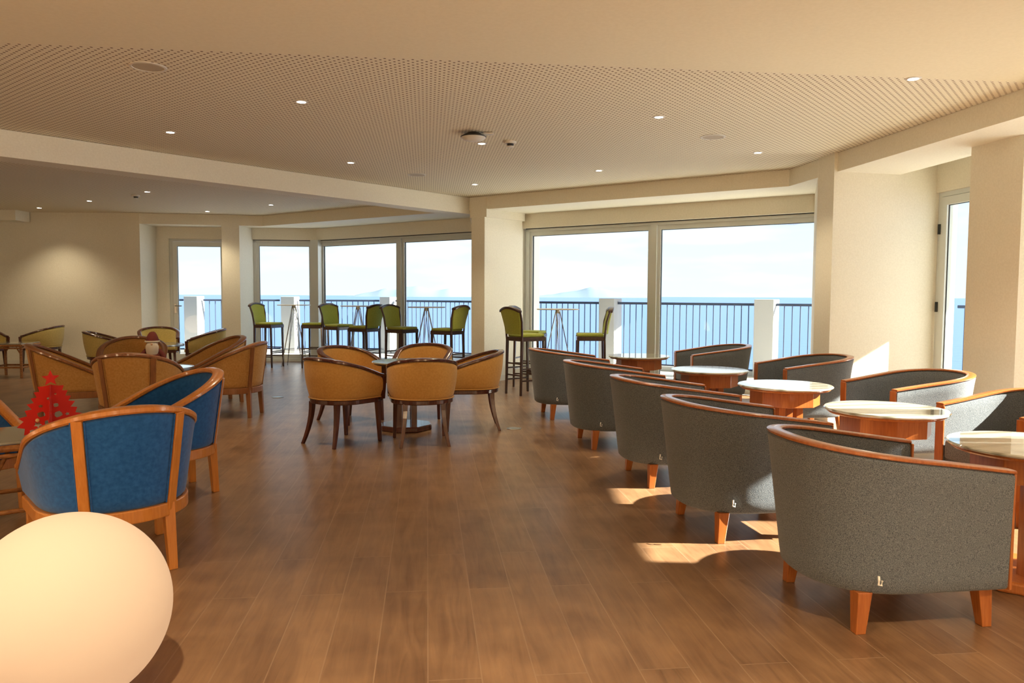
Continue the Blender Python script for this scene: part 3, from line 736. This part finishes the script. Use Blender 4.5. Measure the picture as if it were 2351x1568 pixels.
# --- figurine: seated gnome-like figure with hat and beard
f = thing('figurine', 'small figurine with white beard and dark red hat on the low round table', 'figurine', (-3.68,7.74,.604), T_(-70))
MB().lathe([(0,0),(.085,0),(.095,.03),(.085,.10),(.06,.16),(.045,.20),(0,.21)], 24).build('body', 'maroon', f, smooth=1.2)
HEAD_ = MB().lathe([(0,.18),(.035,.19),(.050,.215),(.054,.245),(.046,.275),(.025,.295),(0,.30)], 24).build('head', 'skin', f, smooth=1.2)
bd = MB().lathe([(0,.05),(.018,.06),(.045,.11),(.060,.17),(.062,.215),(.048,.25),(.02,.26),(0,.26)], 20)
bd.v = [(x*.7+.036, y, z) for x, y, z in bd.v]; bd.build('beard', 'beard', HEAD_, smooth=1.2)
hat = MB(); rings = [(.062,.262,0),(.064,.275,0),(.055,.305,0),(.042,.335,-.01),(.028,.355,-.025),(.014,.362,-.045),(.004,.355,-.062)]
hat.grid([[(dx+r_*math.cos(2*PI*k/18), r_*math.sin(2*PI*k/18), z) for k in range(18)] for r_, z, dx in rings], closed_u=True); HAT_ = hat.build('hat', 'maroon', f, smooth=1.2)
MB().tube([(.064*math.cos(2*PI*k/20),.064*math.sin(2*PI*k/20),.264) for k in range(20)], .010, 6, closed=True).build('hat_trim', 'beard', HAT_, smooth=1.5)
ns = MB().lathe([(0,-.011),(.008,-.008),(.011,0),(.008,.008),(0,.011)], 12); ns.v = [(x+.07,y,z+.238) for x,y,z in ns.v]; ns.build('nose', 'skin', HEAD_, smooth=1.5)
for s in (-1, 1):
    ARM_ = MB().tube([(.0,s*.055,.175),(.02,s*.10,.12),(.05,s*.115,.06),(.07,s*.10,.035)], [.024,.026,.022,.016], 10).build('arm', 'maroon', f, smooth=1.5)
    MB().tube([(.066,s*.104,.042),(.078,s*.096,.028),(.09,s*.088,.02)], [.021,.018,.01], 10).build('mitten', 'beard', ARM_, smooth=1.5)

# --- red cut-out tree: three crossing felt panels with star-pointed edges and cut-outs, star on top
def tree_outline():
    # half outline (x, z) bottom to top, ragged star points
    pts = [(0,.0),(.095,.0),(.10,.02),(.135,.008),(.130,.045),(.168,.055),(.135,.085),(.160,.105),(.118,.115),(.128,.145),(.095,.150),(.118,.180),(.085,.185),(.098,.212),(.070,.215),(.082,.245),(.055,.246),(.064,.275),(.038,.275),(.012,.280),(0,.283)]
    return pts
def panel_mesh(holes):
    pts = tree_outline(); full = pts + [(-x, z) for x, z in pts[::-1] if x > 0]
    cu = bpy.data.curves.new('felt_panel', 'CURVE'); cu.dimensions = '2D'; cu.fill_mode = 'BOTH'; cu.extrude = .0018
    loops = [full]
    for cx, cz, r_, n in holes:
        q = .55 if n > 4 else .85
        loops.append([(cx + r_*(1 if k % 2 == 0 else q)*math.cos(PI*k/n + cx*40), cz + r_*(1 if k % 2 == 0 else q)*math.sin(PI*k/n + cx*40)*.8) for k in range(2*n)])
    for lp in loops:
        sl = cu.splines.new('POLY'); sl.points.add(len(lp)-1); sl.use_cyclic_u = True
        for p_, (x, z) in zip(sl.points, lp): p_.co = (x, z, 0, 1)
    tmp = bpy.data.objects.new('tmp', cu); C.objects.link(tmp); bpy.context.view_layer.update()
    me = bpy.data.meshes.new_from_object(tmp.evaluated_get(bpy.context.evaluated_depsgraph_get()))
    bpy.data.objects.remove(tmp); bpy.data.curves.remove(cu)
    me.transform(Matrix.Rotation(PI/2, 4, 'X')); me.name = 'felt_panel'
    me.materials.clear(); me.materials.append(M['red']); return me
tr = thing('paper_christmas_tree', 'red cut-out Christmas tree with a star on top, standing on the cane table', 'christmas tree', (-2.60,4.25,.556), T_(40))
H1 = [(-.068,.062,.022,5),(.055,.050,.026,4),(-.018,.070,.020,4),(-.095,.026,.015,4),(.103,.062,.017,4),(-.050,.118,.022,4),(.032,.112,.024,4),(.078,.110,.013,5),(-.052,.165,.014,5),(.022,.165,.016,4),(-.012,.205,.011,4),(.022,.228,.008,5),(.018,.018,.013,4),(-.05,.018,.012,5),(.09,.020,.013,4)]
H2 = [(.06,.06,.022,5),(-.055,.05,.020,4),(.1,.03,.013,4),(-.09,.08,.017,4),(.03,.12,.018,5),(-.04,.13,.016,4),(.04,.17,.013,4),(-.01,.21,.012,4)]
for i, (hs, rz) in enumerate(((H1, 0), (H2, PI*.42))):
    o = bpy.data.objects.new('felt_panel', panel_mesh(hs)); C.objects.link(o); o.parent = tr; o.rotation_euler = (0,0,rz)
s5 = [( (.046 if k % 2 == 0 else .020)*math.sin(PI*k/5), .318 + (.046 if k % 2 == 0 else .020)*math.cos(PI*k/5)) for k in range(10)]
mb = MB(); mb.add([(x,-.004,z) for x,z in s5] + [(x,.004,z) for x,z in s5], [list(range(10)), list(range(19,9,-1))] + [(i,(i+1)%10,10+(i+1)%10,10+i) for i in range(10)])
mb.build('star', 'red', tr)
for x, z, r_ in ((-.07,.088,.011),(-.03,.045,.012),(-.085,.012,.012),(.075,.03,.010),(-.005,.012,.011)):
    b_ = MB().lathe([(0,-r_),(r_*.7,-r_*.7),(r_,0),(r_*.7,r_*.7),(0,r_)], 12); b_.v = [(px+x,py*.4-.006,pz+z) for px,py,pz in b_.v]; b_.build('ornament', 'cream', tr, smooth=1.5)

# --- glowing globe lamp standing on the floor
GR_ = .313
gl_ = thing('globe_lamp', 'large glowing cream globe lamp on the floor in the lower left corner', 'lamp', (-1.455,2.44,0))
prof = [(GR_*math.sin(PI*k/48), GR_ - GR_*math.cos(PI*k/48)) for k in range(49)]; prof[0] = (0,0); prof[-1] = (0,2*GR_)
MB().lathe([(r_, max(z,.004)) for r_, z in prof], 96).build('globe_shade', 'globe', gl_, smooth=3)
MB().lathe([(0,0),(.09,0),(.09,.012),(.075,.02),(0,.02)], 32).build('base', 'dark', gl_, smooth=.6)

# added fill light: unseen glowing globes out of view brighten the interior
M['fill_globe'] = mat('added_fill_globe', (.9,.8,.6), .45, emit=(1.0,.71,.42), es=12)
for i, (x, y) in enumerate(((-3.6,-2.6),(-.8,-3.2),(2.2,-2.4),(-6.6,-.6),(-8.6,3.2))):
    q = thing('globe_lamp', 'added glowing fill globe, unseen, brightening the room from out of view', 'lamp', (x,y,0), 0, 'added fill globes out of view')
    MB().lathe([(r_, max(z,.004)) for r_, z in prof], 48).build('globe_shade', 'fill_globe', q, smooth=3)
# --- floor outlets
for i, (x, y, lb) in enumerate(((-3.09,9.94,'small round metal floor outlet left of the gold chairs'), (.024,7.66,'small round metal floor outlet right of the gold chairs'))):
    o = MB().lathe([(0,0),(.075,0),(.075,.004),(.066,.007),(.064,.005),(0,.005)], 32).build('floor_outlet', 'metal', smooth=.6); o.location = (x, y, 0); tag(o, lb, 'outlet', 'round floor outlets')

# --- ceiling fittings
def ceil_thing(name, lb, cat, x, y, grp=None): return thing(name, lb, cat, (x, y, HC), 0, grp)
def make_down():
    r = ceil_thing('downlight', '', 'ceiling light', 0, 0)
    MB().lathe([(.036,-.001),(.036,-.006),(.050,-.004),(.054,0),(.036,0)], 28).build('trim_ring', 'plastic', r, smooth=.8)
    MB().lathe([(0,-.003),(.036,-.003)], 24).build('lens', 'lens', r)
    l = bpy.data.lights.new('lamp_light', 'SPOT'); l.energy = 38; l.spot_size = T_(110); l.spot_blend = .8; l.color = (1,.82,.55); l.shadow_soft_size = .035
    lo = bpy.data.objects.new('lamp_light', l); C.objects.link(lo); lo.parent = r; lo.location = (0,0,-.02)
    return r
dn = make_down(); k9 = (HC-1.35)/(2.9-1.35)
dls = [(-3.278,7.356,'lit downlight above the tan chairs, left of the brighter one'), (-1.70,6.189,'brightest lit downlight, centre left of the perforated ceiling'), (-1.898,8.98,'lit downlight just right of the diagonal beam, above the far left bay'),
 (-.318,7.827,'lit downlight directly beside the ceiling access point'), (-.529,10.671,'lit downlight nearest the corner above the pier'), (1.26,6.65,'lit downlight right of the ceiling centre, before the second speaker'),
 (1.061,9.452,'lit downlight above the wide window, nearest its left half'), (2.632,8.249,'lit downlight near the right corner of the beam'), (2.833,5.469,'lit downlight at the upper right on the edge of the plain ceiling'),
 (-8.554,13.812,'leftmost downlight in the dark far ceiling'), (-7.058,12.752,'second downlight from the left in the dark far ceiling'), (-5.534,11.59,'downlight beside the small detector in the dark far ceiling'),
 (-5.696,14.259,'downlight just in front of the far glazed door'), (-4.168,13.185,'downlight in the dark ceiling above the far bay windows')]
for i, (x, y, lb) in enumerate(dls): place(dn, i > 0, (x*k9, y*k9, HC), 0, lb, 'recessed downlights')
# stronger downlights added out of view as fill for the dim interior
dn_fill = dup(dn)
for c_ in kids(dn_fill):
    if c_.type == 'LIGHT': c_.data = c_.data.copy(); c_.data.energy = 170
for n_, (x, y) in enumerate(((-3.4,1.5),(-.8,1.2),(1.9,1.0),(-5.6,-1.0),(-2.6,-1.5),(.6,-1.8),(-9.0,1.5))):
    place(dn_fill, n_ > 0, (x, y, HC), 0, 'added fill downlight, unseen, out of view near the camera', 'added fill downlights out of view')
sp0 = None
for i, (x, y, lb) in enumerate(((-2.492,5.274,'large round flush ceiling speaker at the upper left'), (-1.233,9.855,'round flush ceiling speaker near the diagonal beam'), (1.941,7.46,'round flush ceiling speaker right of the ceiling centre'))):
    if sp0 is None:
        sp0 = ceil_thing('ceiling_speaker', '', 'speaker', 0, 0)
        MB().lathe([(.118,0),(.118,-.004),(.108,-.008),(.100,-.007),(.100,0)], 40).build('bezel', 'plastic', sp0, smooth=.8)
        MB().lathe([(0,-.004),(.100,-.004)], 40).build('grille', noisy(mat('speaker_mesh',(.55,.48,.37),.7),(.42,.36,.27),(.60,.53,.41),900), sp0)
    place(sp0, i > 0, (x*k9, y*k9, HC), 0, lb, 'round ceiling speakers')
r = ceil_thing('access_point', 'white domed wireless access point hanging under the ceiling centre', 'access point', -.376*k9, 7.313*k9)
MB().lathe([(0,-.045),(.12,-.045),(.122,-.04),(.05,-.002),(0,0)], 32).build('bracket', 'dark', r, smooth=.6)
MB().lathe([(0,-.085),(.05,-.082),(.09,-.07),(.115,-.052),(.115,-.046),(0,-.046)], 40).build('cover', 'plastic', r, smooth=.9)
MB().box(.09,.19,-.03,.03,-.02,-.004).build('bracket_tab', 'plastic', r, bevel=.004)
for i, (x, y, lb) in enumerate(((-.025,7.733,'white smoke detector right of the access point'), (-5.909,12.0,'white smoke detector in the dark far left ceiling'))):
    r = ceil_thing('smoke_detector', lb, 'smoke detector', x*k9, y*k9, 'ceiling smoke detectors')
    MB().lathe([(0,-.022),(.055,-.022),(.058,-.016),(.058,0),(0,0)], 28).build('base', 'plastic', r, smooth=.6)
    MB().lathe([(0,-.06),(.028,-.058),(.036,-.05),(.036,-.046),(0,-.046)], 24).build('cap', 'plastic', r, smooth=.6)
    MB().lathe([(0,-.046),(.03,-.046),(.034,-.022),(0,-.022)], 20).build('sensor_cage', 'dark', r, smooth=.6)
bpy.context.view_layer.update()
